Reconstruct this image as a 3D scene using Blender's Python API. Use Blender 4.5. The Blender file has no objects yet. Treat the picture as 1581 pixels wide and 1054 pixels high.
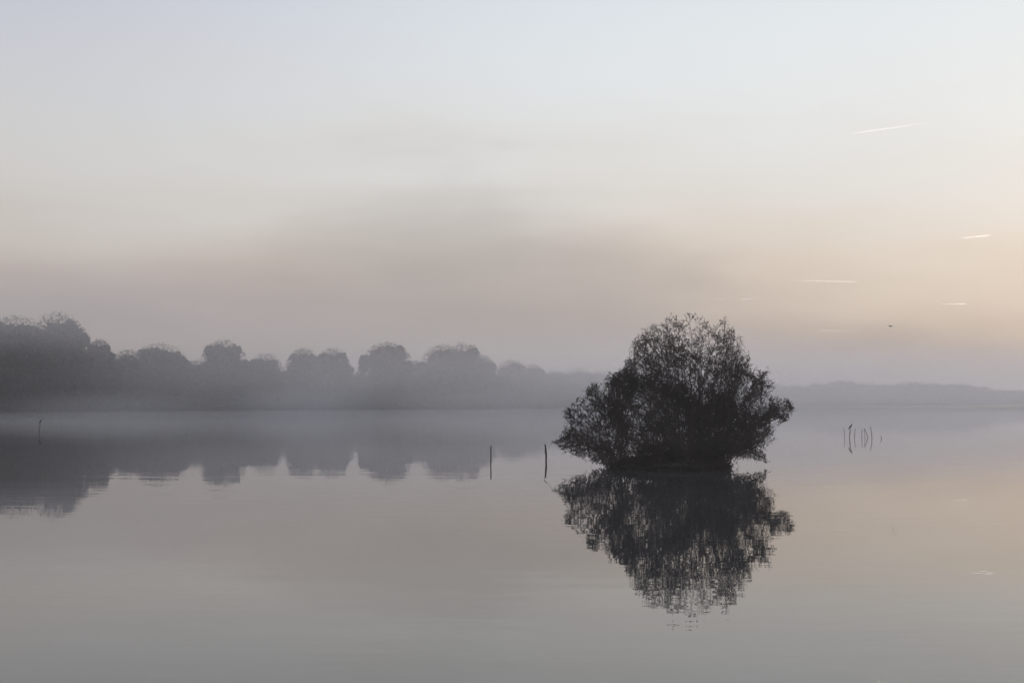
import bpy, math, random
import numpy as np
from mathutils import Vector

# ------------------------------------------------------------------ camera, sky, sun, exposure
SC = bpy.context.scene
COL = SC.collection
W0, H0, F = 1581.0, 1054.0, 2196.0          # photograph size and focal length in its pixels
HORIZON = 622.0
PITCH = math.atan((HORIZON - H0 / 2) / F)
CAM = np.array((0.0, 0.0, 2.13))

cam = bpy.data.cameras.new('camera')
cam.sensor_width = 36.0
cam.lens = F / W0 * 36.0
cam.clip_start = 0.1
cam.clip_end = 400000.0
cam_o = bpy.data.objects.new('camera', cam)
COL.objects.link(cam_o)
cam_o.location = CAM
cam_o.rotation_euler = (math.pi / 2 + PITCH, 0, 0)
SC.camera = cam_o

SC.view_settings.view_transform = 'Standard'
SC.view_settings.look = 'None'
SC.view_settings.exposure = 0.0
SC.view_settings.gamma = 1.0
SC.view_settings.use_curve_mapping = False

SUN_AZ = math.radians(27.0)      # clockwise from the view axis (+Y), right of the frame
SUN_EL = math.radians(4.0)
SUN_DIR = Vector((math.sin(SUN_AZ) * math.cos(SUN_EL), math.cos(SUN_AZ) * math.cos(SUN_EL), math.sin(SUN_EL)))

sun = bpy.data.lights.new('sun', 'SUN')
sun.energy = 1.15
sun.angle = math.radians(3.0)
sun.color = (1.0, 0.86, 0.70)
sun_o = bpy.data.objects.new('sun', sun)
COL.objects.link(sun_o)
sun_o.rotation_euler = (-SUN_DIR).to_track_quat('-Z', 'Y').to_euler()
sun_o.location = (60, 120, 60)

SC.cycles.max_bounces = 6
SC.cycles.volume_bounces = 1
SC.cycles.transparent_max_bounces = 8


class NT:
    """small helper for node trees"""
    def __init__(self, tree):
        self.t = tree
        tree.nodes.clear()

    def n(self, kind, **kw):
        nd = self.t.nodes.new(kind)
        for k, v in kw.items():
            setattr(nd, k, v)
        return nd

    def l(self, a, b):
        self.t.links.new(a, b)

    def put(self, sock, v):
        if hasattr(v, 'is_linked'):
            self.l(v, sock)
        else:
            sock.default_value = v

    def math(self, op, a, b=0.0, c=None, clamp=False):
        nd = self.n('ShaderNodeMath', operation=op, use_clamp=clamp)
        self.put(nd.inputs[0], a)
        self.put(nd.inputs[1], b)
        if c is not None:
            self.put(nd.inputs[2], c)
        return nd.outputs[0]

    def vmath(self, op, a, b=None):
        nd = self.n('ShaderNodeVectorMath', operation=op)
        self.put(nd.inputs[0], a)
        if b is not None:
            self.put(nd.inputs[1], b)
        return nd

    def smooth(self, v, lo, hi):
        nd = self.n('ShaderNodeMapRange', interpolation_type='SMOOTHSTEP')
        self.put(nd.inputs[0], v)
        nd.inputs[1].default_value = lo
        nd.inputs[2].default_value = hi
        return nd.outputs[0]

    def mix(self, f, a, b, blend='MIX'):
        nd = self.n('ShaderNodeMix', data_type='RGBA', blend_type=blend)
        self.put(nd.inputs[0], f)
        self.put(nd.inputs[6], a)
        self.put(nd.inputs[7], b)
        return nd.outputs[2]

    def ramp(self, f, stops):
        nd = self.n('ShaderNodeValToRGB')
        cr = nd.color_ramp
        cr.interpolation = 'B_SPLINE'
        while len(cr.elements) < len(stops):
            cr.elements.new(0.5)
        for e, (p, c) in zip(cr.elements, stops):
            e.position = p
            e.color = (*c, 1)
        self.l(f, nd.inputs[0])
        return nd.outputs[0]


def lin(r, g, b):
    return tuple(((c / 255.0 + 0.055) / 1.055) ** 2.4 if c > 10 else c / 255 / 12.92 for c in (r, g, b))


world = bpy.data.worlds.new('World')
SC.world = world
world.use_nodes = True
w = NT(world.node_tree)
out = w.n('ShaderNodeOutputWorld')
bg = w.n('ShaderNodeBackground')
SKY_STRENGTH = 0.1
bg.inputs['Strength'].default_value = SKY_STRENGTH
w.l(bg.outputs[0], out.inputs[0])
sky = w.n('ShaderNodeTexSky', sky_type='NISHITA', sun_disc=False)
sky.sun_elevation = SUN_EL
sky.sun_rotation = SUN_AZ
sky.altitude = 100
sky.air_density = 1.0
sky.dust_density = 3.0
sky.ozone_density = 2.0
tc = w.n('ShaderNodeTexCoord')
dirv = tc.outputs['Generated']
# slow undulation of the mist layers
nz = w.n('ShaderNodeTexNoise')
mp = w.n('ShaderNodeMapping')
mp.inputs['Scale'].default_value = (3.0, 3.0, 14.0)
mp.inputs['Location'].default_value = (1.7, 0.4, 0.3)
w.l(dirv, mp.inputs['Vector'])
w.l(mp.outputs[0], nz.inputs['Vector'])
nz.inputs['Scale'].default_value = 1.3
nz.inputs['Detail'].default_value = 3.5
nz.inputs['Roughness'].default_value = 0.5
wob = w.math('SUBTRACT', nz.outputs[0], 0.5)
sep = w.n('ShaderNodeSeparateXYZ')
w.l(dirv, sep.inputs[0])
el = w.math('MULTIPLY_ADD', wob, 0.075, sep.outputs[2])
elev = w.math('DIVIDE', el, 0.40, clamp=True)
S = 1.0 / SKY_STRENGTH


def stops(lst):
    return [(p, tuple(c for c in lin(*rgb))) for p, rgb in lst]


# veil of thin high cloud and mist: away from the sun and towards it (elevation / 0.40)
away = w.ramp(elev, stops([(0.0, (140, 132, 130)), (0.10, (155, 144, 138)), (0.20, (184, 171, 162)), (0.30, (205, 197, 190)), (0.40, (213, 210, 206)),
                           (0.50, (211, 212, 214)), (0.68, (200, 203, 215)), (1.0, (187, 192, 208))]))
toward = w.ramp(elev, stops([(0.0, (138, 130, 127)), (0.08, (160, 148, 140)), (0.16, (209, 193, 177)), (0.26, (226, 214, 200)), (0.36, (227, 224, 219)),
                             (0.50, (235, 238, 238)), (0.68, (232, 240, 244)), (1.0, (210, 217, 228))]))
hz = w.n('ShaderNodeCombineXYZ')
w.l(sep.outputs[0], hz.inputs[0])
w.l(sep.outputs[1], hz.inputs[1])
hn = w.vmath('NORMALIZE', hz.outputs[0])
dt = w.vmath('DOT_PRODUCT', hn.outputs[0], (math.sin(SUN_AZ), math.cos(SUN_AZ), 0.0))
near_sun = w.smooth(w.math('MULTIPLY_ADD', wob, 0.08, dt.outputs['Value']), 0.66, 1.01)
# low in the mist the glow keeps closer to the sun
pw = w.math('MULTIPLY_ADD', w.smooth(el, 0.0, 0.17), -2.2, 3.2)
veil = w.mix(w.math('POWER', near_sun, pw), away, toward)
# the grey stratus bank drifting above the far shore
az = w.math('ARCTAN2', sep.outputs[0], sep.outputs[1])
# tilt: the bank's sunward edge leans down to the right
ca = w.math('DIVIDE', w.math('SUBTRACT', w.math('MULTIPLY_ADD', el, 0.6, az), 0.035), 0.150)
ce = w.math('DIVIDE', w.math('SUBTRACT', el, 0.058), 0.086)
rr = w.math('ADD', w.math('MULTIPLY', ca, ca), w.math('MULTIPLY', ce, ce))
nz2 = w.n('ShaderNodeTexNoise')
mp2 = w.n('ShaderNodeMapping')
mp2.inputs['Scale'].default_value = (7.0, 7.0, 16.0)
mp2.inputs['Rotation'].default_value = (0.0, 0.35, 0.0)
w.l(dirv, mp2.inputs['Vector'])
w.l(mp2.outputs[0], nz2.inputs['Vector'])
nz2.inputs['Scale'].default_value = 1.0
nz2.inputs['Detail'].default_value = 4.0
wob2 = w.math('SUBTRACT', nz2.outputs[0], 0.5)
rr = w.math('ADD', w.math('MULTIPLY_ADD', wob, 0.9, rr), w.math('MULTIPLY', wob2, 1.6))
bank = w.math('SUBTRACT', 1.0, w.smooth(rr, -0.3, 2.0))
veil = w.mix(w.math('MULTIPLY', bank, 0.60), veil, (*lin(165, 160, 159), 1))
vs = w.vmath('SCALE', veil)
vs.inputs[3].default_value = S
# aureole: mist brightens and warms towards the hidden sun
ds = w.vmath('DOT_PRODUCT', dirv, tuple(SUN_DIR))
gl = w.math('MULTIPLY', w.math('POWER', w.math('MAXIMUM', ds.outputs['Value'], 0.0), 90.0), 0.13 * S)
ge = w.vmath('SCALE', (1.0, 0.80, 0.58))
w.l(gl, ge.inputs[3])
va = w.vmath('ADD', vs.outputs[0], ge.outputs[0])
both = w.mix(0.035, va.outputs[0], sky.outputs[0])
w.l(both, bg.inputs['Color'])

random.seed(7)
RNG = np.random.default_rng(7)


# ------------------------------------------------------------------ pixel helpers
def ray(px, py):
    x, z, y = (px - W0 / 2) / F, -(py - H0 / 2) / F, 1.0
    c, s = math.cos(PITCH), math.sin(PITCH)
    return np.array((x, y * c - z * s, y * s + z * c))


def at_y(px, py, Y):
    d = ray(px, py)
    return CAM + d * (Y / d[1])


def on_water(px, py):
    d = ray(px, py)
    return CAM + d * (-CAM[2] / d[2])


# ------------------------------------------------------------------ materials
def principled(name, color, rough=0.8, noise=None, spec=0.3, scale=2.0, bump=0.0, trans=0.0):
    m = bpy.data.materials.new(name)
    m.use_nodes = True
    t = NT(m.node_tree)
    o = t.n('ShaderNodeOutputMaterial')
    p = t.n('ShaderNodeBsdfPrincipled')
    p.inputs['Base Color'].default_value = (*color, 1)
    p.inputs['Roughness'].default_value = rough
    p.inputs['Specular IOR Level'].default_value = spec
    t.l(p.outputs[0], o.inputs[0])
    if noise:
        g = t.n('ShaderNodeNewGeometry')
        nzt = t.n('ShaderNodeTexNoise')
        t.l(g.outputs['Position'], nzt.inputs['Vector'])
        nzt.inputs['Scale'].default_value = scale
        nzt.inputs['Detail'].default_value = 5.0
        f = t.smooth(nzt.outputs[0], 0.3, 0.7)
        t.l(t.mix(f, (*color, 1), (*noise, 1)), p.inputs['Base Color'])
        if bump:
            b = t.n('ShaderNodeBump')
            b.inputs['Strength'].default_value = bump
            b.inputs['Distance'].default_value = 0.02
            t.l(nzt.outputs[0], b.inputs['Height'])
            t.l(b.outputs[0], p.inputs['Normal'])
    return m


M_LEAF = principled('willow_leaf', (0.025, 0.025, 0.017), 0.75, (0.036, 0.026, 0.020), 0.10, 1.3)
M_TWIG = principled('willow_bark', (0.035, 0.028, 0.024), 0.85, (0.055, 0.045, 0.038), 0.2, 9.0, 0.5)
M_EARTH = principled('bank_earth', (0.020, 0.017, 0.013), 0.95, (0.013, 0.012, 0.009), 0.2, 4.0, 0.8)
M_GRASS = principled('bank_grass', (0.045, 0.05, 0.022), 0.8, (0.06, 0.05, 0.03), 0.2, 2.0)
M_REED = principled('dry_reed', (0.17, 0.145, 0.095), 0.9, (0.13, 0.115, 0.07), 0.2, 0.5)
M_GROUND = principled('meadow', (0.11, 0.10, 0.065), 0.95, (0.14, 0.12, 0.08), 0.2, 0.15)
M_TREE = principled('far_foliage', (0.035, 0.042, 0.022), 0.8, (0.06, 0.052, 0.028), 0.2, 0.25)
M_TRUNK = principled('far_bark', (0.05, 0.042, 0.035), 0.9, (0.035, 0.03, 0.025), 0.2, 3.0)
M_POST = principled('weathered_post', (0.05, 0.042, 0.036), 0.85, (0.028, 0.023, 0.02), 0.25, 14.0, 0.6)
M_BIRD = principled('dark_plumage', (0.022, 0.022, 0.025), 0.6, (0.04, 0.036, 0.032), 0.3, 25.0)
M_BEAK = principled('beak', (0.05, 0.042, 0.03), 0.5)


def water_material():
    m = bpy.data.materials.new('still_water')
    m.use_nodes = True
    t = NT(m.node_tree)
    o = t.n('ShaderNodeOutputMaterial')
    p = t.n('ShaderNodeBsdfPrincipled')
    p.inputs['Base Color'].default_value = (0.040, 0.041, 0.044, 1)
    p.inputs['Roughness'].default_value = 0.0
    p.inputs['IOR'].default_value = 1.333
    t.l(p.outputs[0], o.inputs[0])
    g = t.n('ShaderNodeNewGeometry')
    pos = g.outputs['Position']

    def slopes(scale, rot, detail, rough=0.5):
        mpn = t.n('ShaderNodeMapping')
        mpn.inputs['Scale'].default_value = scale
        mpn.inputs['Rotation'].default_value = (0, 0, rot)
        t.l(pos, mpn.inputs['Vector'])
        nn = t.n('ShaderNodeTexNoise')
        nn.inputs['Scale'].default_value = 1.0
        nn.inputs['Detail'].default_value = detail
        nn.inputs['Roughness'].default_value = rough
        t.l(mpn.outputs[0], nn.inputs['Vector'])
        return t.vmath('SUBTRACT', nn.outputs['Color'], (0.5, 0.5, 0.5)).outputs[0]

    def scaled(v, s):
        return t.vmath('MULTIPLY', v, s).outputs[0]

    fine = scaled(slopes((0.35, 3.0, 1), 0.05, 1.5), (0.007, 0.014, 0))
    tiny = scaled(slopes((4.0, 9.0, 1), -0.15, 1.0), (0.007, 0.010, 0))
    swell = scaled(slopes((0.05, 0.16, 1), 0.3, 1.0), (0.0012, 0.0016, 0))
    # calm and ruffled patches
    mpn = t.n('ShaderNodeMapping')
    mpn.inputs['Scale'].default_value = (0.035, 0.11, 1)
    t.l(pos, mpn.inputs['Vector'])
    nn = t.n('ShaderNodeTexNoise')
    nn.inputs['Scale'].default_value = 1.0
    nn.inputs['Detail'].default_value = 2.0
    t.l(mpn.outputs[0], nn.inputs['Vector'])
    amp = t.math('MULTIPLY_ADD', t.smooth(nn.outputs[0], 0.35, 0.7), 1.1, 0.3)
    rip = t.vmath('ADD', fine, tiny).outputs[0]
    sc = t.vmath('SCALE', rip)
    t.l(amp, sc.inputs[3])
    tot = t.vmath('ADD', sc.outputs[0], swell).outputs[0]
    nrm = t.vmath('NORMALIZE', t.vmath('ADD', tot, (0, 0, 1)).outputs[0]).outputs[0]
    t.l(nrm, p.inputs['Normal'])
    return m


M_WATER = water_material()


# ------------------------------------------------------------------ mesh helpers
class MB:
    """collects triangles and quads into one mesh"""
    def __init__(self):
        self.v, self.f, self.n = [], [], 0

    def add(self, verts, faces):
        self.v.append(np.asarray(verts, float).reshape(-1, 3))
        self.f.extend([tuple(i + self.n for i in f) for f in faces])
        self.n += len(self.v[-1])

    def quads(self, V):
        """V: (N,4,3) array, one quad each"""
        k = len(V)
        self.v.append(V.reshape(-1, 3))
        idx = np.arange(k * 4).reshape(k, 4) + self.n
        self.f.extend(map(tuple, idx.tolist()))
        self.n += 4 * k

    def tube(self, pts, radii, sides=6, cap=True):
        pts = np.asarray(pts, float)
        k = len(pts)
        tan = np.gradient(pts, axis=0)
        tan /= np.linalg.norm(tan, axis=1)[:, None] + 1e-12
        ref = np.array((0.0, 0.0, 1.0)) if abs(tan[0][2]) < 0.8 else np.array((1.0, 0.0, 0.0))
        a = np.cross(tan, ref)
        a /= np.linalg.norm(a, axis=1)[:, None] + 1e-12
        b = np.cross(tan, a)
        ang = np.linspace(0, 2 * math.pi, sides, endpoint=False)
        r = np.asarray(radii, float)[:, None, None]
        V = pts[:, None] + r * (np.cos(ang)[None, :, None] * a[:, None] + np.sin(ang)[None, :, None] * b[:, None])
        fs = []
        for i in range(k - 1):
            for j in range(sides):
                j2 = (j + 1) % sides
                fs.append((i * sides + j, i * sides + j2, (i + 1) * sides + j2, (i + 1) * sides + j))
        if cap:
            fs.append(tuple(range(sides))[::-1])
            fs.append(tuple((k - 1) * sides + j for j in range(sides)))
        self.add(V.reshape(-1, 3), fs)

    def mesh(self, name, smooth=False):
        me = bpy.data.meshes.new(name)
        V = np.concatenate(self.v) if self.v else np.zeros((0, 3))
        me.from_pydata(V.tolist(), [], self.f)
        if smooth:
            me.polygons.foreach_set('use_smooth', [True] * len(me.polygons))
        me.update()
        return me


def link(name, me, mat=None, parent=None, loc=None):
    o = bpy.data.objects.new(name, me)
    COL.objects.link(o)
    if mat and me is not None and not me.materials:
        me.materials.append(mat)
    if parent:
        o.parent = parent
    if loc is not None:
        o.location = loc
    return o


def thing(name, label, cat, loc=(0, 0, 0), group=None):
    o = link(name, None, loc=loc)
    o.empty_display_size = 0.2
    return tag(o, label, cat, group)


def tag(o, label, cat, group=None):
    o['label'] = label
    o['category'] = cat
    if group:
        o['group'] = group
    return o


def kind(o, k, label=None):
    o['kind'] = k
    if label:
        o['label'] = label
    return o


def rand_dirs(k):
    d = RNG.normal(size=(k, 3))
    return d / np.linalg.norm(d, axis=1)[:, None]


def leaf_quads(pos, axis, length, width):
    """pointed four-cornered leaves, folded a little along the middle"""
    k = len(pos)
    side = np.cross(axis, rand_dirs(k))
    side /= np.linalg.norm(side, axis=1)[:, None] + 1e-9
    nor = np.cross(axis, side)
    L, Wd = length[:, None], width[:, None]
    V = np.empty((k, 4, 3))
    V[:, 0] = pos
    V[:, 1] = pos + axis * L * 0.45 + side * Wd * 0.5 + nor * Wd * 0.15
    V[:, 2] = pos + axis * L
    V[:, 3] = pos + axis * L * 0.45 - side * Wd * 0.5 + nor * Wd * 0.15
    return V


# ------------------------------------------------------------------ lake, banks and ground
LC = np.array((20.0, 170.0))                         # a point in the middle of the lake
SHORE = [(-60, 1.5), (-20, 4.0), (0, 6.0), (25, 5.0), (70, 12), (130, 60), (190, 170), (215, 300), (200, 400),
         (150, 425), (95, 415), (40, 385), (0, 352), (-30, 318), (-58, 272), (-82, 236), (-112, 208), (-150, 190), (-140, 100), (-105, 30)]
_sp = np.array(SHORE, float)
_ang = np.arctan2(_sp[:, 1] - LC[1], _sp[:, 0] - LC[0])
_rad = np.hypot(_sp[:, 1] - LC[1], _sp[:, 0] - LC[0])
_o = np.argsort(_ang)
_ang, _rad = _ang[_o], _rad[_o]
_angp = np.concatenate((_ang[-3:] - 2 * math.pi, _ang, _ang[:3] + 2 * math.pi))
_radp = np.concatenate((_rad[-3:], _rad, _rad[:3]))


def shore_r(a):
    a = (np.asarray(a) + math.pi) % (2 * math.pi) - math.pi
    return np.interp(a, _angp, _radp)


NA = 480
TH = np.linspace(-math.pi, math.pi, NA, endpoint=False)
SR = shore_r(TH)
for _ in range(4):
    SR = (np.roll(SR, 1) + 2 * SR + np.roll(SR, -1)) / 4
SR = SR + 0.6 * np.sin(TH * 41) + 0.4 * np.sin(TH * 97 + 1)


def shore_at(px):
    """distance along +Y at which the line of sight of this pixel column meets the far shore"""
    d = ray(px, HORIZON)
    s = d[0] / d[1]
    best = None
    for Y in np.arange(200, 520, 1.0):
        x = s * Y - LC[0]
        y = Y - LC[1]
        if math.hypot(x, y) > np.interp(math.atan2(y, x), TH, SR, period=2 * math.pi):
            best = Y
            break
    return best or 430.0


OFFS = [(-60, -2.0), (-15, -1.3), (-3, -0.45), (0.0, 0.0), (1.2, 0.28), (4, 0.45), (15, 0.55), (60, 0.7), (200, 0.9), (600, 1.2), (1500, 1.4), (3200, 1.6)]
V = [(LC[0], LC[1], -2.2)]
fs = []
for k, (d, z) in enumerate(OFFS):
    jit = RNG.normal(size=NA) * min(0.08, 0.02 + abs(z) * 0.06)
    for i in range(NA):
        r = max(SR[i] + d, 3.0) if d < 0 else SR[i] + d
        V.append((LC[0] + math.cos(TH[i]) * r, LC[1] + math.sin(TH[i]) * r, z + (jit[i] if d else 0)))
    for i in range(NA):
        j = (i + 1) % NA
        if k == 0:
            fs.append((0, 1 + i, 1 + j))
        else:
            a, b = 1 + (k - 1) * NA, 1 + k * NA
            fs.append((a + i, b + i, b + j, a + j))
mb = MB()
mb.add(V, fs)
kind(link('ground', mb.mesh('ground', True), M_GROUND), 'structure')

mb = MB()
V = [(LC[0], LC[1], 0)] + [(LC[0] + math.cos(TH[i]) * (SR[i] + 0.9), LC[1] + math.sin(TH[i]) * (SR[i] + 0.9), 0) for i in range(NA)]
mb.add(V, [(0, 1 + i, 1 + (i + 1) % NA) for i in range(NA)])
kind(link('water', mb.mesh('water'), M_WATER), 'structure')


# ------------------------------------------------------------------ the islet under the bush
DB = 48.2                                            # distance of the bush
PM = F / DB                                          # photograph pixels per metre there
IX, IY, IA, IB = 5.20, 47.2, 1.90, 1.8


def islet():
    na, prof = 64, [(0.0, 0.26), (0.3, 0.26), (0.55, 0.25), (0.75, 0.22), (0.9, 0.18), (0.98, 0.13), (1.0, 0.09), (0.97, 0.05), (0.95, -0.3)]
    V, fs = [(IX, IY, 0.26)], []
    for k, (r, z) in enumerate(prof[1:]):
        for i in range(na):
            a = 2 * math.pi * i / na
            wob = 1 + 0.05 * math.sin(3 * a + 1) + 0.04 * math.sin(7 * a) + 0.02 * math.sin(15 * a + k)
            ca, sa = math.cos(a), math.sin(a)
            # squarish ends, a blunt nose of turf to the right
            e = 0.75
            x = math.copysign(abs(ca) ** e, ca) * IA * r * wob
            y = math.copysign(abs(sa) ** e, sa) * IB * r * wob
            zz = z + (0.05 * math.sin(5 * a + r * 9) + 0.03 * math.sin(11 * a)) * (0.6 if z > 0.2 else 0.3 if z > 0 else 0)
            if zz > 0:
                zz *= 1 - (0.62 if x < 0 else 0.35) * min(1.0, abs(x) / IA) ** 3
            V.append((IX + x, IY + y, zz))
        for i in range(na):
            j = (i + 1) % na
            if k == 0:
                fs.append((0, 1 + i, 1 + j))
            else:
                a0, b0 = 1 + (k - 1) * na, 1 + k * na
                fs.append((a0 + i, b0 + i, b0 + j, a0 + j))
    m = MB()
    m.add(V, fs)
    return kind(link('islet', m.mesh('islet', True), M_EARTH), 'structure')


islet()

# rough grass and bramble covering the islet
k = 9000
a = RNG.uniform(0, 2 * math.pi, k)
r = np.sqrt(RNG.uniform(0, 1, k)) * 0.99
ex = np.sign(np.cos(a)) * np.abs(np.cos(a)) ** 0.75 * IA * r
ey = np.sign(np.sin(a)) * np.abs(np.sin(a)) ** 0.75 * IB * r
ez = (0.25 - 0.14 * r ** 3) * (1 - 0.45 * np.clip(np.abs(ex) / IA, 0, 1) ** 3) - 0.03
base = np.stack((IX + ex, IY + ey, ez), 1)
lean = rand_dirs(k) * 0.55 + np.stack((ex * 0.25, ey * 0.3, np.full(k, 0.75)), 1)
lean /= np.linalg.norm(lean, axis=1)[:, None]
rim = r > 0.9
L = RNG.uniform(0.08, 0.30, k)
lean[rim] = (lean[rim] * np.array((1, 1, 0.2)))
lean[rim] /= np.linalg.norm(lean[rim], axis=1)[:, None]
L[rim] *= 0.8
mb = MB()
mb.quads(leaf_quads(base, lean, L, np.full(k, 0.022)))
k2 = 9000
a = RNG.uniform(0, 2 * math.pi, k2)
r = np.sqrt(RNG.uniform(0, 1, k2)) * 1.04
base = np.stack((IX + np.cos(a) * IA * r, IY + np.sin(a) * IB * r, 0.04 + RNG.uniform(0, 0.50, k2) * (0.75 + 0.45 * np.sin(np.cos(a) * r * 7.0 + 1.0)) * (1 - np.minimum(r, 1.0) ** 2 * 0.8) * (1 - 0.7 * np.abs(np.cos(a) * r) ** 3)), 1)
mb.quads(leaf_quads(base, rand_dirs(k2), RNG.uniform(0.06, 0.11, k2), RNG.uniform(0.03, 0.06, k2)))
k3 = 5200
a = RNG.uniform(0, 2 * math.pi, k3)
r = RNG.uniform(0.72, 1.06, k3) + 0.05 * np.sin(a * 9) * RNG.random(k3)
ex = np.sign(np.cos(a)) * np.abs(np.cos(a)) ** 0.75 * IA * r
ey = np.sign(np.sin(a)) * np.abs(np.sin(a)) ** 0.75 * IB * r
base = np.stack((IX + ex, IY + ey, 0.03 + RNG.uniform(0, 0.20, k3) * (1.0 + 0.6 * np.sin(a * 13)) * (1.05 - 0.5 * np.abs(np.cos(a)) ** 4)), 1)
hang = rand_dirs(k3) + np.stack((np.cos(a) * 0.5, np.sin(a) * 0.5, np.full(k3, -0.1)), 1)
hang /= np.linalg.norm(hang, axis=1)[:, None]
mb.quads(leaf_quads(base, hang, RNG.uniform(0.06, 0.20, k3), RNG.uniform(0.02, 0.045, k3)))
kind(link('islet_grass', mb.mesh('islet_grass'), M_LEAF), 'stuff', 'rough dark grass and bramble covering the little islet under the bush')

# ------------------------------------------------------------------ the willow bush
ZS, ZX, ZY = 3.593, 820.0, 460.0
OUT = [(105, 800), (160, 770), (190, 700), (155, 630), (240, 570), (300, 510), (330, 465), (400, 455), (430, 420), (510, 390), (525, 330),
       (590, 335), (565, 280), (555, 225), (620, 195), (640, 148), (700, 125), (740, 78), (820, 90), (880, 78), (935, 85), (965, 128), (1030, 128),
       (1080, 102), (1115, 160), (1175, 218), (1165, 270), (1205, 300), (1215, 350), (1240, 395), (1310, 405), (1330, 470), (1350, 535), (1400, 545),
       (1440, 580), (1450, 612), (1415, 680), (1350, 655), (1322, 690), (1342, 740), (1345, 805), (1285, 825), (1312, 915), (1200, 895),
       (1080, 900), (480, 915), (360, 935), (280, 885), (180, 855)]


def zoom_world(zx, zy, Y=DB):
    return at_y(ZX + zx / ZS, ZY + zy / ZS, Y)


POLY = np.array([zoom_world(*p)[[0, 2]] for p in OUT])
_x0, _z0 = POLY.min(0)
_x1, _z1 = POLY.max(0)
PA, PB = POLY, np.roll(POLY, -1, axis=0)


def inside(p):
    p = np.atleast_2d(p)
    x, z = p[:, 0:1], p[:, 1:2]
    c = (PA[None, :, 1] > z) != (PB[None, :, 1] > z)
    xi = PA[None, :, 0] + (z - PA[None, :, 1]) * (PB[None, :, 0] - PA[None, :, 0]) / (PB[None, :, 1] - PA[None, :, 1] + 1e-12)
    return ((c & (x < xi)).sum(1) % 2) == 1


def edge_dist(p):
    p = np.atleast_2d(p)
    ab = PB - PA
    t = ((p[:, None] - PA[None]) * ab[None]).sum(2) / (ab ** 2).sum(1)[None]
    t = np.clip(t, 0, 1)
    q = PA[None] + t[..., None] * ab[None]
    return np.linalg.norm(p[:, None] - q, axis=2).min(1)


def half_depth(p):
    """the crown is about as deep as it is tall: rounded towards its outline"""
    d = edge_dist(p)
    return 0.12 + 1.75 * np.sqrt(1 - (1 - np.clip(d / 1.5, 0, 1)) ** 2)


def sample_poly(k):
    res = []
    while sum(map(len, res)) < k:
        p = RNG.uniform((_x0, _z0), (_x1, _z1), size=(k * 3, 2))
        res.append(p[inside(p)])
    return np.concatenate(res)[:k]


def bez(p0, p1, p2, p3, n):
    t = np.linspace(0, 1, n)[:, None]
    return (1 - t) ** 3 * p0 + 3 * (1 - t) ** 2 * t * p1 + 3 * (1 - t) * t ** 2 * p2 + t ** 3 * p3


bush = thing('willow_bush', 'dark many-stemmed willow bush standing on an islet in the still water', 'bush', (IX, IY, 0.45))
ORG = np.array((IX, IY, 0.45))

ROOTS = [(430, 890), (500, 880), (600, 870), (720, 855), (880, 860), (950, 860), (985, 850), (1030, 865)]
ROOTW = [zoom_world(*r) for r in ROOTS]

# evenly spread tips through the crown, plus ones that reach the outline
cand = sample_poly(2600)
ed = edge_dist(cand)
zlow = cand[:, 1] > 0.62
cand, ed = cand[zlow], ed[zlow]
chosen = []
for i in range(len(cand)):
    if len(chosen) >= 160:
        break
    rmin = 0.15 + 0.22 * min(1, ed[i] / 0.8)
    if RNG.random() < 0.35 or all(np.hypot(*(cand[i] - cand[j])) > rmin for j in chosen):
        chosen.append(i)
P2 = cand[chosen]
HD = half_depth(P2)
DEP = RNG.uniform(-1, 1, len(P2)) * HD
tip3 = [np.array((p[0], DB + d, p[1])) for p, d in zip(P2, DEP)]
# long arching and drooping stems named after what the photograph shows at the rim
for zx, zy in [(110, 805), (160, 775), (165, 635), (245, 575), (330, 470), (430, 425), (525, 335), (560, 225), (640, 150), (740, 80), (820, 92),
               (880, 80), (935, 84), (1030, 130), (1080, 104), (1115, 160), (1175, 222), (1205, 305), (1310, 408), (1440, 582), (1448, 612),
               (1412, 680), (1340, 745), (1345, 808), (1312, 915), (1250, 900), (1205, 905), (1160, 938), (280, 890), (180, 858), (330, 930),
               (1215, 330), (1190, 270), (690, 130), (780, 120), (1290, 860), (300, 915), (250, 885), (385, 935), (345, 900), (225, 850), (200, 800), (215, 740), (230, 670), (205, 640),
               (1290, 480), (1320, 560), (1300, 640), (1310, 720), (1280, 780), (1240, 450), (1250, 700), (1220, 820), (1390, 620), (1370, 580), (1180, 420), (1140, 330),
               (350, 520), (300, 600), (480, 430), (600, 380), (620, 260), (270, 760), (1400, 650), (470, 440), (520, 400), (560, 420), (540, 480), (600, 460), (620, 400), (580, 350), (500, 520), (640, 520), (570, 560), (450, 500), (420, 560), (1120, 870), (1150, 900), (1180, 860), (1230, 870), (1260, 850), (1270, 905), (1140, 840), (360, 870), (310, 870), (390, 900), (270, 850)]:
    tip3.append(zoom_world(zx, zy + (26 if zy < 240 else 0), DB + RNG.uniform(-0.35, 0.35)))

sprout_root = {}
for q in range(40):
    bx_ = IX + RNG.uniform(-1.55, 1.65)
    by_ = IY - IB * RNG.uniform(0.15, 0.92) * math.sqrt(max(0.0, 1 - ((bx_ - IX) / IA) ** 2))
    hgt = RNG.uniform(0.35, 0.85)
    sprout_root[len(tip3)] = np.array((bx_, by_, 0.10))
    tip3.append(np.array((bx_ + RNG.normal() * 0.25, by_ - RNG.uniform(0, 0.25), 0.12 + hgt)))
twigs_p, leaf_src = [], []
stem_meshes = []


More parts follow.
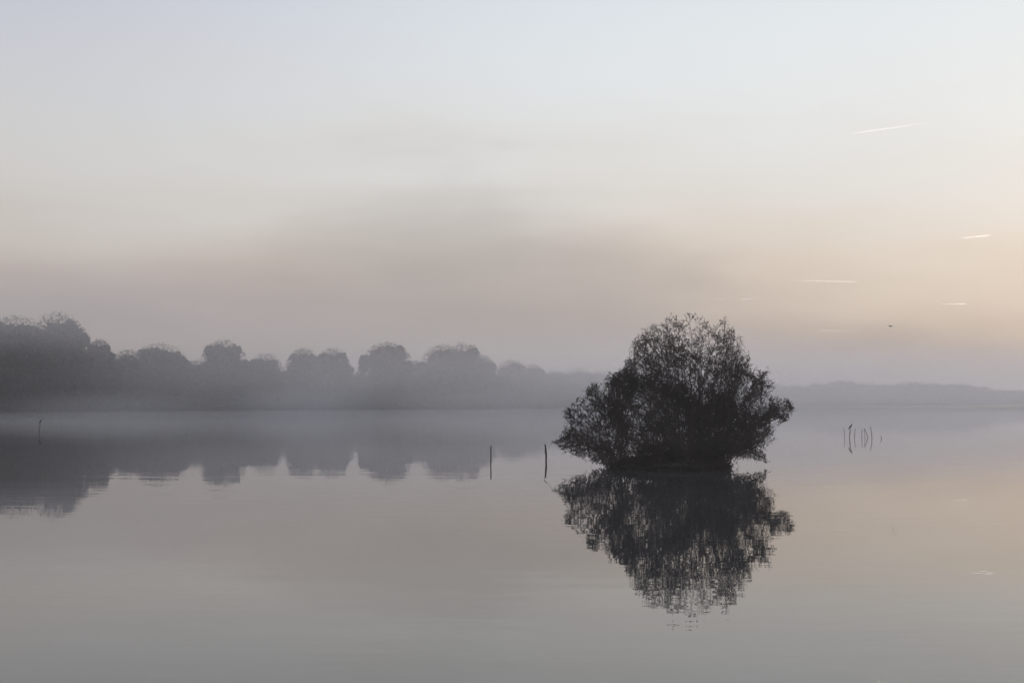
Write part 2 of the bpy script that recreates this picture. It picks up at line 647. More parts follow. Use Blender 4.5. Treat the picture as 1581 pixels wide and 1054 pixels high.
def sparse(x, z):
    """leaf density: thin near the upper right and the drooping fringe, full in the lower left and centre"""
    zx = (x - CAM[0]) * F / DB + W0 / 2
    zx = (zx - ZX) * ZS
    zy = ((HORIZON - (z - CAM[2]) * F / DB) - ZY) * ZS
    def box(xa, xb, ya, yb, soft=90.0):
        f = 1.0
        for v, lo, hi in ((zx, xa, xb), (zy, ya, yb)):
            f *= min(1.0, max(0.0, (v - lo) / soft + 0.5)) * min(1.0, max(0.0, (hi - v) / soft + 0.5))
        return f
    s = 0.43
    s *= 1 - 0.42 * box(-999, 9999, -999, 300, 200)
    s *= 1 - 0.30 * box(980, 9999, -999, 360)
    s *= 1 - 0.25 * box(-999, 430, 760, 9999)
    s *= 1 - 0.20 * box(1060, 9999, 810, 9999)
    s *= 1 - 0.45 * box(560, 850, 600, 810)
    s *= 1 + 0.25 * box(480, 720, 330, 560)
    s *= 1 - 0.15 * box(380, 560, 620, 860)
    s *= 1 + 1.1 * box(860, 1060, 560, 900)
    s *= 1 + 1.3 * box(560, 1070, 815, 9999, 50)
    s *= 1 + 0.25 * box(150, 560, 420, 700)
    return s


_ph = RNG.uniform(0, 6.28, (6, 3))
_fr = RNG.normal(size=(6, 3)) * 3.6


def clump(p):
    return sum(math.sin(float(np.dot(_fr[i], p)) + _ph[i, 0]) for i in range(6)) / 2.4


for si, tp in enumerate(tip3):
    x = tp[0]
    zx = ((x - CAM[0]) * F / DB + W0 / 2 - ZX) * ZS
    # stems fan out from a few root stools: a main one right of the middle, a smaller one at the left end
    if zx < 330 or (zx < 600 and RNG.random() < 0.5):
        rz = 475 + RNG.normal() * 45
    elif zx > 1050:
        rz = 1000 + RNG.normal() * 35
    else:
        rz = np.clip(860 + (zx - 860) * 0.36 + RNG.normal() * 55, 540, 1040)
    r0 = zoom_world(rz, 880)
    p0 = np.array((r0[0], IY + RNG.normal() * 0.30, (0.06 if rz < 530 else 0.18) + RNG.uniform(-0.05, 0.05)))
    if si in sprout_root:
        p0 = sprout_root[si]
    Ls = np.linalg.norm(tp - p0)
    hor = (tp - p0) * np.array((1, 1, 0))
    low = tp[2] - p0[2] < 0.45 * np.linalg.norm(hor)
    up = np.array((0, 0, 1.0))
    if low:
        p1 = p0 + hor * 0.30 + up * (0.22 * Ls + 0.25)
        p2 = p0 + hor * 0.72 + up * ((tp[2] - p0[2]) * 0.7 + 0.20 * Ls)
    else:
        p1 = p0 + hor * 0.30 + up * 0.30 * Ls
        p2 = p0 + hor * 0.66 + up * ((tp[2] - p0[2]) * 0.72)
    n = max(7, int(Ls / 0.28))
    c = bez(p0, p1, p2, tp, n)
    c[1:-1] += RNG.normal(size=(n - 2, 3)) * 0.012 * Ls * np.array((1, 1, 0.6))
    c[2:-2] = (c[1:-3] + c[2:-2] + c[3:-1]) / 3
    rb = RNG.uniform(0.011, 0.019) * (0.6 + 0.16 * Ls)
    rad = rb * (1 - np.linspace(0, 1, n) * 0.86) + 0.0015
    m = MB()
    m.tube(c - ORG, rad, 5)
    # side shoots
    seg = np.linalg.norm(np.diff(c, axis=0), axis=1)
    nt = int(Ls * 8.5) + (9 if si in sprout_root else 4)
    for q in range(nt):
        t = RNG.uniform(0.12, 0.99) ** 0.65
        fi = t * (n - 1)
        i0 = min(int(fi), n - 2)
        b = c[i0] + (c[i0 + 1] - c[i0]) * (fi - i0)
        tan = c[i0 + 1] - c[i0]
        tan /= np.linalg.norm(tan)
        dr = RNG.normal(size=3)
        dr -= tan * np.dot(dr, tan)
        dr /= np.linalg.norm(dr)
        dirn = tan * RNG.uniform(0.5, 1.2) + dr * RNG.uniform(0.6, 1.4) + up * RNG.uniform(0.0, 0.45)
        dirn /= np.linalg.norm(dirn)
        ln = RNG.uniform(0.22, 0.62) * (1.08 - 0.28 * t)
        e = b + dirn * ln
        if not inside(e[[0, 2]])[0] and RNG.random() < 0.97:
            ln *= 0.42
            e = b + dirn * ln
            if not inside(e[[0, 2]])[0] and RNG.random() < 0.88:
                continue
        if e[2] < 0.10:
            continue
        mid = (b + e) / 2 + RNG.normal(size=3) * 0.03 * ln + up * 0.03 * ln
        m.tube(np.array((b, mid, e)) - ORG, (0.0050, 0.0036, 0.0016), 3, False)
        twigs_p.append((b, mid, e))
        # second order sprays
        for s in range(RNG.integers(1, 4)):
            tt = RNG.uniform(0.3, 0.9)
            b2 = b + (e - b) * tt
            d2 = dirn + rand_dirs(1)[0] * 0.9
            d2 /= np.linalg.norm(d2)
            e2 = b2 + d2 * RNG.uniform(0.10, 0.26)
            if not inside(e2[[0, 2]])[0] and RNG.random() < 0.85:
                continue
            m.tube(np.array((b2, e2)) - ORG, (0.0032, 0.0014), 3, False)
            twigs_p.append((b2, (b2 + e2) / 2, e2))
    link('stem', m.mesh('stem'), M_TWIG, bush)

# stout trunks in the middle and at the left end
for (zx, zy, tx, ty, rb) in [(945, 880, 930, 420, 0.075), (985, 880, 1000, 520, 0.085), (1010, 880, 1060, 560, 0.06), (920, 880, 840, 480, 0.06),
                             (450, 905, 400, 700, 0.05), (490, 890, 510, 640, 0.05), (430, 910, 330, 790, 0.035)]:
    p0 = zoom_world(zx, zy, IY + RNG.uniform(-0.3, 0.3))
    p0[2] = 0.12 if zx > 600 else -0.05
    p3 = zoom_world(tx, ty, DB + RNG.uniform(-0.4, 0.4))
    mid1 = p0 + (p3 - p0) * 0.33 + np.array((RNG.normal() * 0.05, RNG.normal() * 0.08, 0.15))
    mid2 = p0 + (p3 - p0) * 0.66 + np.array((RNG.normal() * 0.08, RNG.normal() * 0.08, 0.05))
    c = bez(p0, mid1, mid2, p3, 12)
    m = MB()
    m.tube(c - ORG, rb * (1 - np.linspace(0, 1, 12) * 0.8), 8)
    link('trunk', m.mesh('trunk', True), M_TWIG, bush)

# a thin dead stick standing in the shallows under the right fringe
m = MB()
m.tube([at_y(1127.5, 737, 45.2) - ORG, at_y(1127, 716, 45.2) - ORG, at_y(1127.4, 698, 45.2) - ORG], [0.009, 0.008, 0.005], 5)
link('dead_stick', m.mesh('dead_stick'), M_TWIG, bush)

# leaves along every shoot
LP, LA = [], []
for (b, mid, e) in twigs_p:
    ln = np.linalg.norm(e - b)
    dens = sparse(mid[0], mid[2]) * max(0.2, 1 + 0.85 * clump(mid))
    k = RNG.poisson(ln * 46 * dens)
    if not k:
        continue
    t = RNG.uniform(0.1, 1.0, k)[:, None]
    p = np.where(t < 0.5, b + (mid - b) * t * 2, mid + (e - mid) * (t * 2 - 1))
    dv = (e - b) / (ln + 1e-9)
    axv = rand_dirs(k) * 0.9 + dv * 0.7
    LP.append(p)
    LA.append(axv / np.linalg.norm(axv, axis=1)[:, None])
LP = np.concatenate(LP)
LA = np.concatenate(LA)
k = len(LP)
mb = MB()
mb.quads(leaf_quads(LP - ORG, LA, RNG.uniform(0.045, 0.09, k), RNG.uniform(0.018, 0.032, k)))
fo = link('foliage', mb.mesh('foliage'), M_LEAF, bush)
kind(fo, 'stuff')
print('bush: stems', len(tip3), 'twigs', len(twigs_p), 'leaves', k)


# ------------------------------------------------------------------ posts in the water
def post(px_pts, water_px, radius, label, group, top_r=0.85):
    """px_pts: the post's line from its top down to the water in the photograph"""
    foot = on_water(px_pts[-1][0], water_px)
    Y = foot[1]
    pts = [at_y(x, y, Y) for x, y in px_pts]
    pts[-1] = foot
    low = foot + (foot - pts[-2]) / np.linalg.norm(foot - pts[-2]) * 0.7
    pts = np.array(pts[::-1])
    pts = np.vstack((low, pts))
    # resample and roughen
    s = np.concatenate(([0], np.cumsum(np.linalg.norm(np.diff(pts, axis=0), axis=1))))
    u = np.linspace(0, s[-1], 14)
    c = np.stack([np.interp(u, s, pts[:, i]) for i in range(3)], 1)
    c[1:-1] = (c[:-2] + 2 * c[1:-1] + c[2:]) / 4
    c[:, 1] += np.linspace(0, 1, 14) * RNG.normal() * 0.05
    rad = radius * (1 + 0.10 * RNG.normal(size=14)) * np.linspace(1.05, top_r, 14)
    m = MB()
    m.tube(c - foot, rad, 9)
    # slanting broken top
    m.v[-1][-9:, 2] += RNG.normal() * 0.25 * m.v[-1][-9:, 0]
    m.v[-1][-9:, 2] += RNG.normal(size=9) * radius * 0.25
    o = link('wooden_post', m.mesh('wooden_post', False), M_POST, None, foot)
    tag(o, label, 'post', group)
    return c[-1]


NEARP = 'posts beside the bush'
GRP = 'posts standing in a cluster right of the bush'
post([(757.9, 688), (758, 702), (757.6, 714)], 714.0, 0.023, 'thin straight wooden post in the water, left of the pair beside the bush', NEARP)
post([(841.8, 686), (842.8, 696), (843.6, 706), (843.0, 711.5)], 711.5, 0.036, 'thicker crooked wooden post in the water nearest the bush', NEARP)
post([(1301.9, 660.5), (1303, 665), (1303.7, 675.5)], 675.5, 0.014, 'faint bent post at the left end of the post cluster', GRP)
top_a = post([(1312.9, 662), (1312.2, 670), (1311.5, 677)], 677.0, 0.024, 'post in the cluster with a bird perched on it', GRP)
post([(1320.4, 661.5), (1319.6, 668), (1319.3, 676)], 676.0, 0.018, 'post just right of the bird post in the cluster', GRP)
post([(1330.8, 662), (1330.5, 669), (1330.4, 676)], 676.0, 0.019, 'straight upright post in the middle of the cluster', GRP)
post([(1334.6, 661.6), (1335.2, 669), (1335.6, 676)], 676.0, 0.016, 'upright post touching the leaning one in the cluster', GRP)
post([(1334.4, 661.0), (1337.4, 668), (1339.7, 676)], 675.6, 0.020, 'slanting post leaning left against its neighbour in the cluster', GRP)
post([(1343.2, 659.5), (1345.2, 667), (1346.0, 676.5)], 676.5, 0.020, 'curved post at the right end of the tall cluster', GRP)
post([(1360.0, 672.0), (1361.4, 677.5)], 677.5, 0.019, 'short stub of a post standing apart right of the cluster', GRP)
top_b = post([(62.8, 653), (61.8, 659), (60.4, 666.5)], 666.5, 0.024, 'lone slanting post with a bird at the far left before the dark trees', None)


# ------------------------------------------------------------------ birds
def perched_bird(foot, length, face, label):
    """upright perched bird: one continuous body, tail down, beak towards +-x"""
    b = thing('bird', label, 'bird', foot)
    Lb = length
    spine = np.array([(-0.36, 0, -0.16), (-0.27, 0, -0.04), (-0.16, 0, 0.12), (-0.03, 0, 0.27), (0.08, 0, 0.42), (0.16, 0, 0.54), (0.21, 0, 0.62),
                      (0.26, 0, 0.69), (0.30, 0, 0.735), (0.345, 0, 0.74)]) * Lb
    spine[:, 2] += 0.04 * Lb
    rad = np.array([0.035, 0.05, 0.10, 0.145, 0.14, 0.105, 0.082, 0.088, 0.07, 0.025]) * Lb
    spine[:, 0] *= face
    m = MB()
    m.tube(spine, rad, 10)
    link('body', m.mesh('body', True), M_BIRD, b)
    m = MB()
    h = spine[-1]
    m.tube([h - np.array((0.03 * face * Lb, 0, 0)), h + np.array((0.06 * face * Lb, 0, -0.005 * Lb)), h + np.array((0.15 * face * Lb, 0, -0.03 * Lb))],
           [0.026 * Lb, 0.018 * Lb, 0.003 * Lb], 6)
    link('beak', m.mesh('beak'), M_BEAK, b)
    for s in (-1, 1):
        m = MB()
        m.tube([(0.09 * face * Lb, s * 0.10 * Lb, 0.43 * Lb), (-0.03 * face * Lb, s * 0.135 * Lb, 0.28 * Lb), (-0.17 * face * Lb, s * 0.10 * Lb, 0.10 * Lb),
                (-0.31 * face * Lb, s * 0.04 * Lb, -0.06 * Lb)], [0.03 * Lb, 0.06 * Lb, 0.045 * Lb, 0.01 * Lb], 7)
        link('wing', m.mesh('wing', True), M_BIRD, b)
        m = MB()
        m.tube([(0.0, s * 0.04 * Lb, -0.01 * Lb), (-0.01 * face * Lb, s * 0.05 * Lb, 0.20 * Lb)], [0.012 * Lb, 0.016 * Lb], 5)
        link('leg', m.mesh('leg'), M_BEAK, b)
    return b


perched_bird(top_a + np.array((0, 0, 0.004)), 0.36, 1, 'dark bird perched upright on a post in the cluster right of the bush')
perched_bird(top_b + np.array((0, 0, 0.004)), 0.36, 1, 'dark bird perched on the lone post at the far left')


def flying_bird():
    c = at_y(1375.0, 503.5, 120.0)
    b = thing('bird', 'small bird flying in the hazy sky above the right treeline', 'bird', c)
    m = MB()
    sp = np.array([(-0.20, 0, 0.0), (-0.13, 0, 0.0), (-0.05, 0, 0.0), (0.05, 0, 0.005), (0.12, 0, 0.015), (0.17, 0, 0.02), (0.21, 0, 0.015)])
    m.tube(sp, [0.018, 0.022, 0.042, 0.046, 0.032, 0.026, 0.006], 8)
    link('body', m.mesh('body', True), M_BIRD, b)
    for s in (-1, 1):
        m = MB()
        V, fs = [], []
        st = [(0.02, 0.07, -0.09, 0.01), (0.14, 0.09, -0.07, 0.055), (0.26, 0.04, -0.08, 0.05), (0.36, -0.06, -0.10, 0.02)]
        for (y, xf, xb, z) in st:
            V += [(xf, s * y, z), ((xf + xb) / 2, s * y, z + 0.010), (xb, s * y, z), ((xf + xb) / 2, s * y, z - 0.006)]
        for i in range(3):
            for j in range(4):
                fs.append((i * 4 + j, i * 4 + (j + 1) % 4, i * 4 + 4 + (j + 1) % 4, i * 4 + 4 + j))
        fs += [(0, 1, 2, 3), (12, 13, 14, 15)]
        m.add(V, fs)
        link('wing', m.mesh('wing', True), M_BIRD, b)
    b.rotation_euler = (math.radians(8), 0, math.radians(35))


flying_bird()


# ------------------------------------------------------------------ trees along the far shore
def crown_mesh(H, Wd, shape, n_small, n_big, leaf, seed):
    rg = np.random.default_rng(seed)
    if shape == 'ball':
        lobes = [(0, 0, H * 0.69, Wd * 0.86, H * 0.29), (0, 0, H * 0.30, Wd * 0.72, H * 0.30)]
        cz, rzz = 0.66, 0.30
    elif shape == 'broad':
        lobes = [(0, 0, H * 0.50, Wd * 0.90, H * 0.48), (0, 0, H * 0.22, Wd * 0.95, H * 0.24)]
        cz, rzz = 0.50, 0.48
    else:
        lobes = [(0, 0, H * 0.50, Wd * 0.80, H * 0.46), (0, 0, H * 0.20, Wd * 0.95, H * 0.24)]
        cz, rzz = 0.50, 0.46
    for i in range(34):
        v = rg.uniform(-0.75, 0.80)                      # height on the main crown
        a = rg.uniform(0, 2 * math.pi)
        rl = Wd * rg.uniform(0.14, 0.26)
        d = max(0.0, Wd * math.sqrt(max(0, 1 - v * v)) - rl * 0.62)
        if v > 0.3:
            d *= 0.86
        z = (cz + rzz * v * 0.9) * H
        rz = min(rl * rg.uniform(0.7, 1.1), H * rg.uniform(0.06, 0.12))
        lobes.append((math.cos(a) * d, math.sin(a) * d, z, rl, rz))
    lob = np.array(lobes)
    area = lob[:, 3] * lob[:, 4]
    m = MB()

    def scatter(k, lo, hi, size):
        w_ = rg.choice(len(lob), k, p=area / area.sum())
        d = rg.normal(size=(k, 3))
        d /= np.linalg.norm(d, axis=1)[:, None]
        rr_ = (rg.uniform(lo ** 3, hi ** 3, k) ** (1 / 3))[:, None]
        l_ = lob[w_]
        p = l_[:, :3] + d * rr_ * l_[:, [3, 3, 4]]
        ok = p[:, 2] > 0.25
        p, d = p[ok], d[ok]
        n = len(p)
        ax_ = rg.normal(size=(n, 3)) + d * 0.7
        ax_ /= np.linalg.norm(ax_, axis=1)[:, None]
        sz = size * rg.uniform(0.6, 1.3, n)
        sd = np.cross(ax_, rg.normal(size=(n, 3)))
        sd /= np.linalg.norm(sd, axis=1)[:, None]
        Q = np.empty((n, 4, 3))
        Q[:, 0] = p - ax_ * sz[:, None] * 0.5
        Q[:, 1] = p + sd * sz[:, None] * 0.35
        Q[:, 2] = p + ax_ * sz[:, None] * 0.5
        Q[:, 3] = p - sd * sz[:, None] * 0.35
        m.quads(Q)

    scatter(n_small, 0.45, 1.0, leaf)
    scatter(n_small // 5, 0.92, 1.05, leaf * 0.7)
    scatter(n_big, 0.05, 0.80, leaf * 3.4)
    # foliage skirt to the ground
    k = n_big
    a = rg.uniform(0, 2 * math.pi, k)
    r_ = np.sqrt(rg.uniform(0, 1, k)) * Wd * (0.8 if shape != 'ball' else 0.6)
    p = np.stack((np.cos(a) * r_, np.sin(a) * r_, rg.uniform(0.1, 0.35 * H, k)), 1)
    ax_ = rg.normal(size=(k, 3))
    ax_ /= np.linalg.norm(ax_, axis=1)[:, None]
    sd = np.cross(ax_, rg.normal(size=(k, 3)))
    sd /= np.linalg.norm(sd, axis=1)[:, None]
    s_ = leaf * 1.8
    Q = np.stack((p - ax_ * s_ * 0.5, p + sd * s_ * 0.4, p + ax_ * s_ * 0.5, p - sd * s_ * 0.4), 1)
    m.quads(Q)
    return m.mesh('crown'), lob


def trunk_mesh(H, Wd, lob, seed):
    rg = np.random.default_rng(seed)
    m = MB()
    c = np.array([(rg.normal() * 0.1 * i / 6, rg.normal() * 0.1 * i / 6, -0.4 + (0.8 * H + 0.4) * i / 6) for i in range(7)])
    r0 = 0.022 * H
    m.tube(c, r0 * (1 - np.linspace(0, 1, 7) * 0.85), 8)
    for l_ in lob[2:14]:
        z0 = min(l_[2] * 0.6, 0.6 * H)
        b = np.array((0, 0, z0))
        e = np.array((l_[0], l_[1], l_[2]))
        m.tube([b, (b + e) / 2 + np.array((0, 0, 0.05 * H)), e], [r0 * 0.45, r0 * 0.28, r0 * 0.08], 5)
    return m.mesh('trunk', True)


def tree_at(px, top, halfw, back, shape, label, group, name='shore_tree', meshes=None, seed=0, z0=0.35, n=15000):
    Y = shore_at(px) + back
    base = at_y(px, HORIZON, Y)
    base[2] = z0
    H = at_y(px, top, Y)[2] - z0
    Wd = halfw * 1.14 * Y / F
    t = thing(name, label, 'tree', base, group)
    if meshes is None:
        cm, lob = crown_mesh(H, Wd, shape, n, n // 3, 0.021 * H, seed)
        tm = trunk_mesh(H, Wd, lob, seed)
        link('crown', cm, M_TREE, t)
        link('trunk', tm, M_TRUNK, t)
    else:
        cm, tm, h0, w0 = meshes
        for nm, me, mat in (('crown', cm, M_TREE), ('trunk', tm, M_TRUNK)):
            o = link(nm, me, mat, t)
        t.scale = (Wd / w0, Wd / w0, H / h0)
        t.rotation_euler = (0, 0, random.uniform(0, 6.28))
    return Y


G1 = 'trees along the far shore'
TREES = [
    (-48, 496, 60, 2, 'broad', 'tall dark tree cut by the left edge of the picture'),
    (22, 484, 56, 4, 'broad', 'tall broad tree near the left edge, second of the tallest'),
    (88, 479, 52, 4, 'broad', 'tallest tree of the far shore, rounded, right of the left edge trees'),
    (152, 518, 28, 8, 'dome', 'small tree at the right shoulder of the tallest trees on the left'),
    (196, 535, 34, 12, 'dome', 'low tree at the left foot of the wide rounded dome tree'),
    (245, 527, 50, 10, 'broad', 'wide dome shaped tree beside the tall dark trees on the left'),
    (345, 522, 40, 6, 'broad', 'pointed dome tree standing between two gaps, left of the centre'),
    (300, 552, 28, 16, 'dome', 'low tree in the gap left of the pointed dome tree'),
    (410, 541, 34, 14, 'dome', 'shorter tree just right of the pointed dome tree'),
    (468, 535, 30, 8, 'broad', 'left of two joined round trees left of the ball shaped one'),
    (513, 534, 30, 8, 'broad', 'right of two joined round trees left of the ball shaped one'),
    (556, 571, 30, 24, 'dome', 'low misty tree in the gap left of the ball shaped tree'),
    (598, 526, 38, 4, 'ball', 'ball shaped tree standing clear on the far shore'),
    (642, 553, 24, 22, 'dome', 'low tree in the gap right of the ball shaped tree'),
    (683, 529, 38, 6, 'broad', 'broad round tree right of the ball shaped tree'),
    (716, 527, 36, 10, 'broad', 'high round crown forming the right top of the broad pair of trees'),
    (748, 545, 22, 20, 'dome', 'shoulder tree on the right side of the broad pair'),
    (790, 553, 30, 50, 'broad', 'faint flat topped tree well left of the bush'),
    (824, 558, 22, 70, 'dome', 'faint small tree beside the flat topped one left of the bush'),
    (856, 568, 28, 100, 'dome', 'faint low tree just left of the bush outline'),
    (892, 566, 34, 130, 'broad', 'faint broad tree showing right beside the upper left side of the bush'),
    (930, 569, 30, 150, 'dome', 'faint tree whose crown meets the left side of the bush'),
]
for i, (px, top, hw, back, shape, lab) in enumerate(TREES):
    tree_at(px, top, hw, back, shape, lab, G1, seed=100 + i)

variants = []
for i in range(5):
    h0, w0 = 13.0, 7.0
    cm, lob = crown_mesh(h0, w0, ('broad', 'dome', 'broad', 'broad', 'dome')[i], 6000, 2000, 0.42, 300 + i)
    variants.append((cm, trunk_mesh(h0, w0, lob, 300 + i), h0, w0))
G2 = 'faint trees of the distant treeline on the right'
FAR = [(975, 575, 34, 190), (1030, 578, 36, 210), (1085, 580, 34, 230), (1140, 582, 34, 240), (1185, 588, 30, 250), (1222, 592, 34, 255), (1262, 589, 32, 250),
       (1300, 585, 30, 255), (1338, 589, 30, 255), (1372, 590, 30, 255), (1405, 587, 30, 245), (1440, 588, 32, 240), (1478, 590, 32, 270), (1512, 594, 28, 330),
       (1548, 599, 34, 430), (1592, 600, 40, 480)]
ORD = ['first', 'second', 'third', 'fourth', 'fifth', 'sixth', 'seventh', 'eighth', 'ninth', 'tenth']
FARLAB = (['faint distant tree glimpsed through the upper left side of the bush', 'faint distant tree behind the left middle of the bush',
           'faint distant tree hidden behind the main stems of the bush', 'faint distant tree glimpsed through the right side of the bush']
          + ['faint tree in the distant treeline, %s to the right of the bush' % q for q in ORD]
          + ['barely visible tree beyond the right end of the distant treeline', 'barely visible tree in the mist cut by the right edge'])
for i, (px, top, hw, back) in enumerate(FAR):
    lab = FARLAB[i]
    tree_at(px, top, hw, back, None, lab, G2, 'distant_tree', variants[i % 5], z0=0.8)

# the wood below and behind the trees: shrubs and undergrowth that read as one mass and close every gap
mb = MB()
cols = np.arange(-80, 980, 20)
shore_cols = [shore_at(q) for q in cols]
lump = []
for px_ in np.arange(-70, 965, 9.0):
    for row in range(3):
        q = px_ + RNG.normal() * 6
        Yl = np.interp(q, cols, shore_cols) + (1.5, 9.0, 20.0)[row] + RNG.normal() * 1.2
        lump.append(((q - W0 / 2) / F * Yl, Yl, RNG.uniform(1.0, (2.8, 5.6, 8.8)[row]), RNG.uniform(1.7, 3.0), RNG.uniform(1.3, 2.8)))
lump = np.array(lump)
k = 34000
l_ = lump[RNG.integers(0, len(lump), k)]
d = rand_dirs(k)
p = l_[:, :3] + d * RNG.uniform(0.35, 1.05, k)[:, None] * l_[:, [3, 3, 4]]
p[:, 2] = np.abs(p[:, 2]) + 0.1
mb.quads(leaf_quads(p, rand_dirs(k), RNG.uniform(0.35, 0.75, k), RNG.uniform(0.3, 0.6, k)))
kind(link('undergrowth', mb.mesh('undergrowth'), M_TREE), 'stuff', 'dark shrubs and undergrowth of the wood along the far shore')

# reeds along the far water line
mb = MB()
k = 9000
ang = RNG.uniform(-0.9, 3.3, k)
sr = np.interp(ang, TH, SR, period=2 * math.pi)
rad = sr + RNG.uniform(-1.2, 2.5, k)
base = np.stack((LC[0] + np.cos(ang) * rad, LC[1] + np.sin(ang) * rad, np.zeros(k) - 0.1), 1)
lean = rand_dirs(k) * 0.18 + np.array((0, 0, 1.0))
lean /= np.linalg.norm(lean, axis=1)[:, None]
mb.quads(leaf_quads(base, lean, RNG.uniform(0.4, 1.1, k), np.full(k, 0.09)))
kind(link('reeds', mb.mesh('reeds'), M_REED), 'stuff', 'low reeds fringing the far water line')


# ------------------------------------------------------------------ contrails
def contrail_material(density):
    """ice crystals: a thin, strongly forward scattering cloud"""
    m = bpy.data.materials.new('ice_trail')
    m.use_nodes = True
    t = NT(m.node_tree)
    o = t.n('ShaderNodeOutputMaterial')
    p = t.n('ShaderNodeVolumePrincipled')
    p.inputs['Color'].default_value = (0.99, 0.99, 0.99, 1)
    p.inputs['Density'].default_value = density
    p.inputs['Anisotropy'].default_value = 0.75
    t.l(p.outputs[0], o.inputs['Volume'])
    tp = t.n('ShaderNodeBsdfTransparent')
    tl = t.n('ShaderNodeBsdfTranslucent')
    tl.inputs[0].default_value = (0.97, 0.97, 0.97, 1)
    mx = t.n('ShaderNodeMixShader')
    mx.inputs[0].default_value = 0.06
    t.l(tp.outputs[0], mx.inputs[1])
    t.l(tl.outputs[0], mx.inputs[2])
    t.l(mx.outputs[0], o.inputs['Surface'])
    return m




def contrail(x0, y0, x1, y1, wpx, dens, label):
    """from its solid end to its fading end; jets cruise about ten kilometres up"""
    def sky_point(x, y):
        d = ray(x, y)
        return CAM + d * (10000.0 / d[2])
    mid = sky_point((x0 + x1) / 2, (y0 + y1) / 2)
    Y = mid[1]
    a, b = at_y(x0, y0, Y), at_y(x1, y1, Y)
    n = 24
    u = np.linspace(0, 1, n)
    c = a + (b - a) * u[:, None]
    rw = wpx * Y / F / 2
    rad = rw * (0.35 + 0.65 * np.minimum(1, u * 6)) * (1 + 0.10 * RNG.normal(size=n)) * np.clip(1.04 - u, 0, 1) ** 0.4
    m = MB()
    m.tube(c - mid, rad, 10)
    o = link('contrail', m.mesh('contrail', True), contrail_material(0.60 * dens / (2 * rw)), None, mid)
    return tag(o, label, 'contrail', 'vapour trails in the right of the sky')


contrail(1310, 207, 1434, 189.5, 2.6, 0.95, 'longest white vapour trail, highest in the sky at the right')
contrail(1530, 363, 1482, 368, 3.0, 0.9, 'short bright vapour trail near the right edge of the sky')
contrail(1327, 435, 1225, 433, 2.2, 0.9, 'level thin vapour trail above and right of the bush')
contrail(1143, 462.5, 1172, 460, 2.0, 0.8, 'tiny vapour trail just above the bush top on its right')
contrail(1492, 469, 1452, 469.5, 2.2, 0.7, 'low short vapour trail near the right edge above the haze')
contrail(1122, 461, 1096, 462.5, 1.6, 0.45, 'faintest tiny vapour trail directly above the right of the bush')
contrail(1262, 509.5, 1325, 511.5, 1.8, 0.4, 'very faint low vapour trail above the right treeline')

# ------------------------------------------------------------------ haze: the morning mist
hm = bpy.data.materials.new('morning_mist')
hm.use_nodes = True
t = NT(hm.node_tree)
o = t.n('ShaderNodeOutputMaterial')
pv = t.n('ShaderNodeVolumePrincipled')
pv.inputs['Color'].default_value = (0.90, 0.893, 0.938, 1)
pv.inputs['Density'].default_value = 0.0008
pv.inputs['Anisotropy'].default_value = 0.35
t.l(pv.outputs[0], o.inputs['Volume'])
mb = MB()
R, ZB, ZT = 3700.0, -3.4, 25.0
V = [(x * R + LC[0], y * R + LC[1], z) for z in (ZB, ZT) for x, y in ((-1, -1), (1, -1), (1, 1), (-1, 1))]
mb.add(V, [(3, 2, 1, 0), (4, 5, 6, 7), (0, 1, 5, 4), (1, 2, 6, 5), (2, 3, 7, 6), (3, 0, 4, 7)])
kind(link('haze', mb.mesh('haze'), hm), 'stuff', 'morning mist lying over the lake and the far shore')

# a thin sheet of thicker mist resting on the far water
def mist_material(name, density, soft):
    m_ = bpy.data.materials.new(name)
    m_.use_nodes = True
    q = NT(m_.node_tree)
    o_ = q.n('ShaderNodeOutputMaterial')
    p_ = q.n('ShaderNodeVolumePrincipled')
    p_.inputs['Color'].default_value = (0.90, 0.893, 0.938, 1)
    p_.inputs['Density'].default_value = density
    p_.inputs['Anisotropy'].default_value = 0.35
    if soft:
        # wisps: densest in the middle, thinning to nothing at the edge of the bank
        tcn = q.n('ShaderNodeTexCoord')
        ln_ = q.vmath('LENGTH', tcn.outputs['Object']).outputs['Value']
        fall = q.smooth(ln_, 1.0, 0.15)
        q.l(q.math('MULTIPLY', fall, density), p_.inputs['Density'])
    q.l(p_.outputs[0], o_.inputs['Volume'])
    return m_


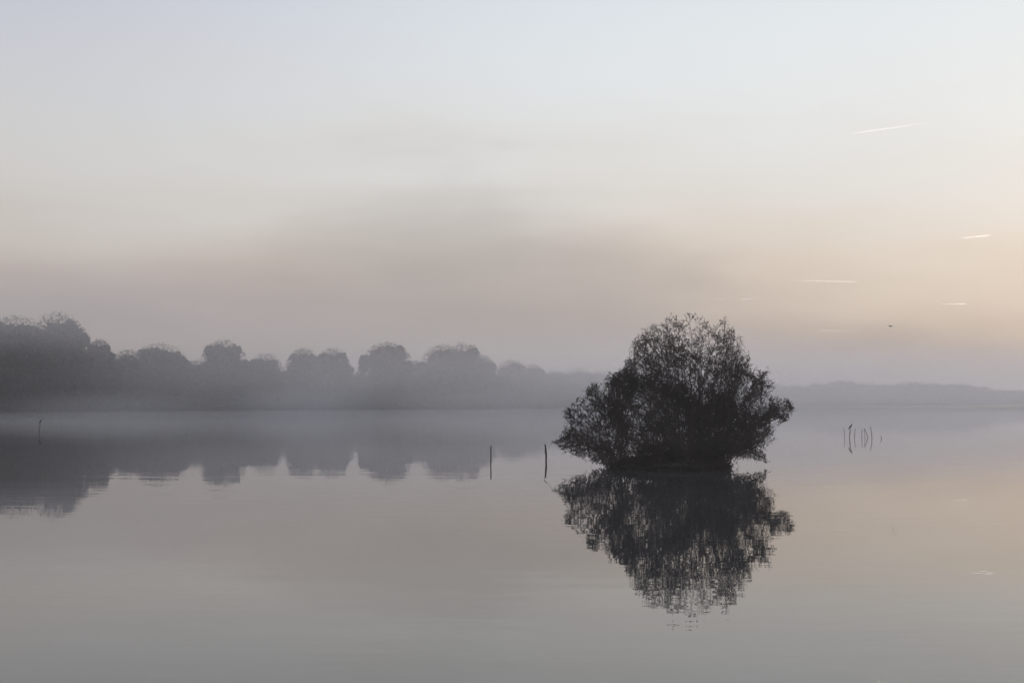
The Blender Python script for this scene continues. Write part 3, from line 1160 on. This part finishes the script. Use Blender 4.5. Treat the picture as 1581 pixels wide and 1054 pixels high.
mm = mist_material('water_mist', 0.0034, False)
mb = MB()
V, fs = [], []
prof = [(1.0, 0.02), (0.93, 0.2), (0.8, 0.45), (0.6, 0.7), (0.3, 0.85)]
na = 64
for k, (r, z) in enumerate(prof):
    for i in range(na):
        a = 2 * math.pi * i / na
        V.append((70 + math.cos(a) * 260 * r, 262 + math.sin(a) * 192 * r, z + (0.08 * math.sin(5 * a + k) if k else 0)))
    if k:
        for i in range(na):
            j = (i + 1) % na
            fs.append(((k - 1) * na + i, (k - 1) * na + j, k * na + j, k * na + i))
V.append((70, 262, 0.95))
fs += [((len(prof) - 1) * na + i, (len(prof) - 1) * na + (i + 1) % na, len(V) - 1) for i in range(na)]
fs.append(tuple(range(na))[::-1])
mb.add(V, fs)
kind(link('mist', mb.mesh('mist', True), mm), 'stuff', 'low sheet of mist lying on the far water in front of the trees')

# drifting banks of thicker mist along the far shore
ball = MB()
V, fs = [(0, 0, -1)], []
for i in range(1, 12):
    ph = -math.pi / 2 + math.pi * i / 12
    V += [(math.cos(ph) * math.cos(2 * math.pi * j / 24), math.cos(ph) * math.sin(2 * math.pi * j / 24), math.sin(ph)) for j in range(24)]
V.append((0, 0, 1))
for j in range(24):
    fs.append((0, 1 + (j + 1) % 24, 1 + j))
    fs.append((len(V) - 1, len(V) - 25 + j, len(V) - 25 + (j + 1) % 24))
    for i in range(10):
        a, b = 1 + i * 24, 1 + (i + 1) * 24
        fs.append((a + j, a + (j + 1) % 24, b + (j + 1) % 24, b + j))
ball.add(V, fs)
for (x, y, z, rx, ry, rz, dens, lab) in [
        (-62, 196, 15.5, 58, 40, 8.0, 0.0110, 'wisp of mist drifting across the tops of the tall trees on the left'),
        (-44, 240, 8.0, 50, 44, 13.0, 0.0085, 'pale mist bank in front of the trees left of the centre'),
        (10, 292, 7.5, 80, 70, 13.5, 0.0082, 'mist bank before the trees left of the bush'),
        (60, 345, 8.0, 90, 90, 14.0, 0.0070, 'thick mist behind the bush'),
        (140, 400, 8.0, 120, 110, 14.5, 0.0058, 'mist bank swallowing the distant treeline on the right'),
        (-58, 205, 1.2, 20, 24, 3.6, 0.0110, 'low wisp of mist on the water before the tall trees on the left'),
        (-36, 235, 1.5, 16, 24, 4.2, 0.0110, 'low wisp of mist at the waterline under the pointed dome tree'),
        (-4, 275, 1.6, 30, 30, 4.6, 0.0090, 'low wisp of mist at the waterline under the broad pair of trees'),
        (95, 350, 2.0, 70, 55, 5.5, 0.0070, 'low mist veiling the shore right of the bush'),
        (-32, 246, 3.0, 13, 30, 8.5, 0.0060, 'thin wisp of mist rising off the water before the gap in the trees')]:
    me = ball.mesh('mist', True)
    ob = link('mist', me, mist_material('mist_bank', dens, True), None, (x, y, max(z, 0.05)))
    ob.scale = (rx, ry, rz)
    kind(ob, 'stuff', lab)
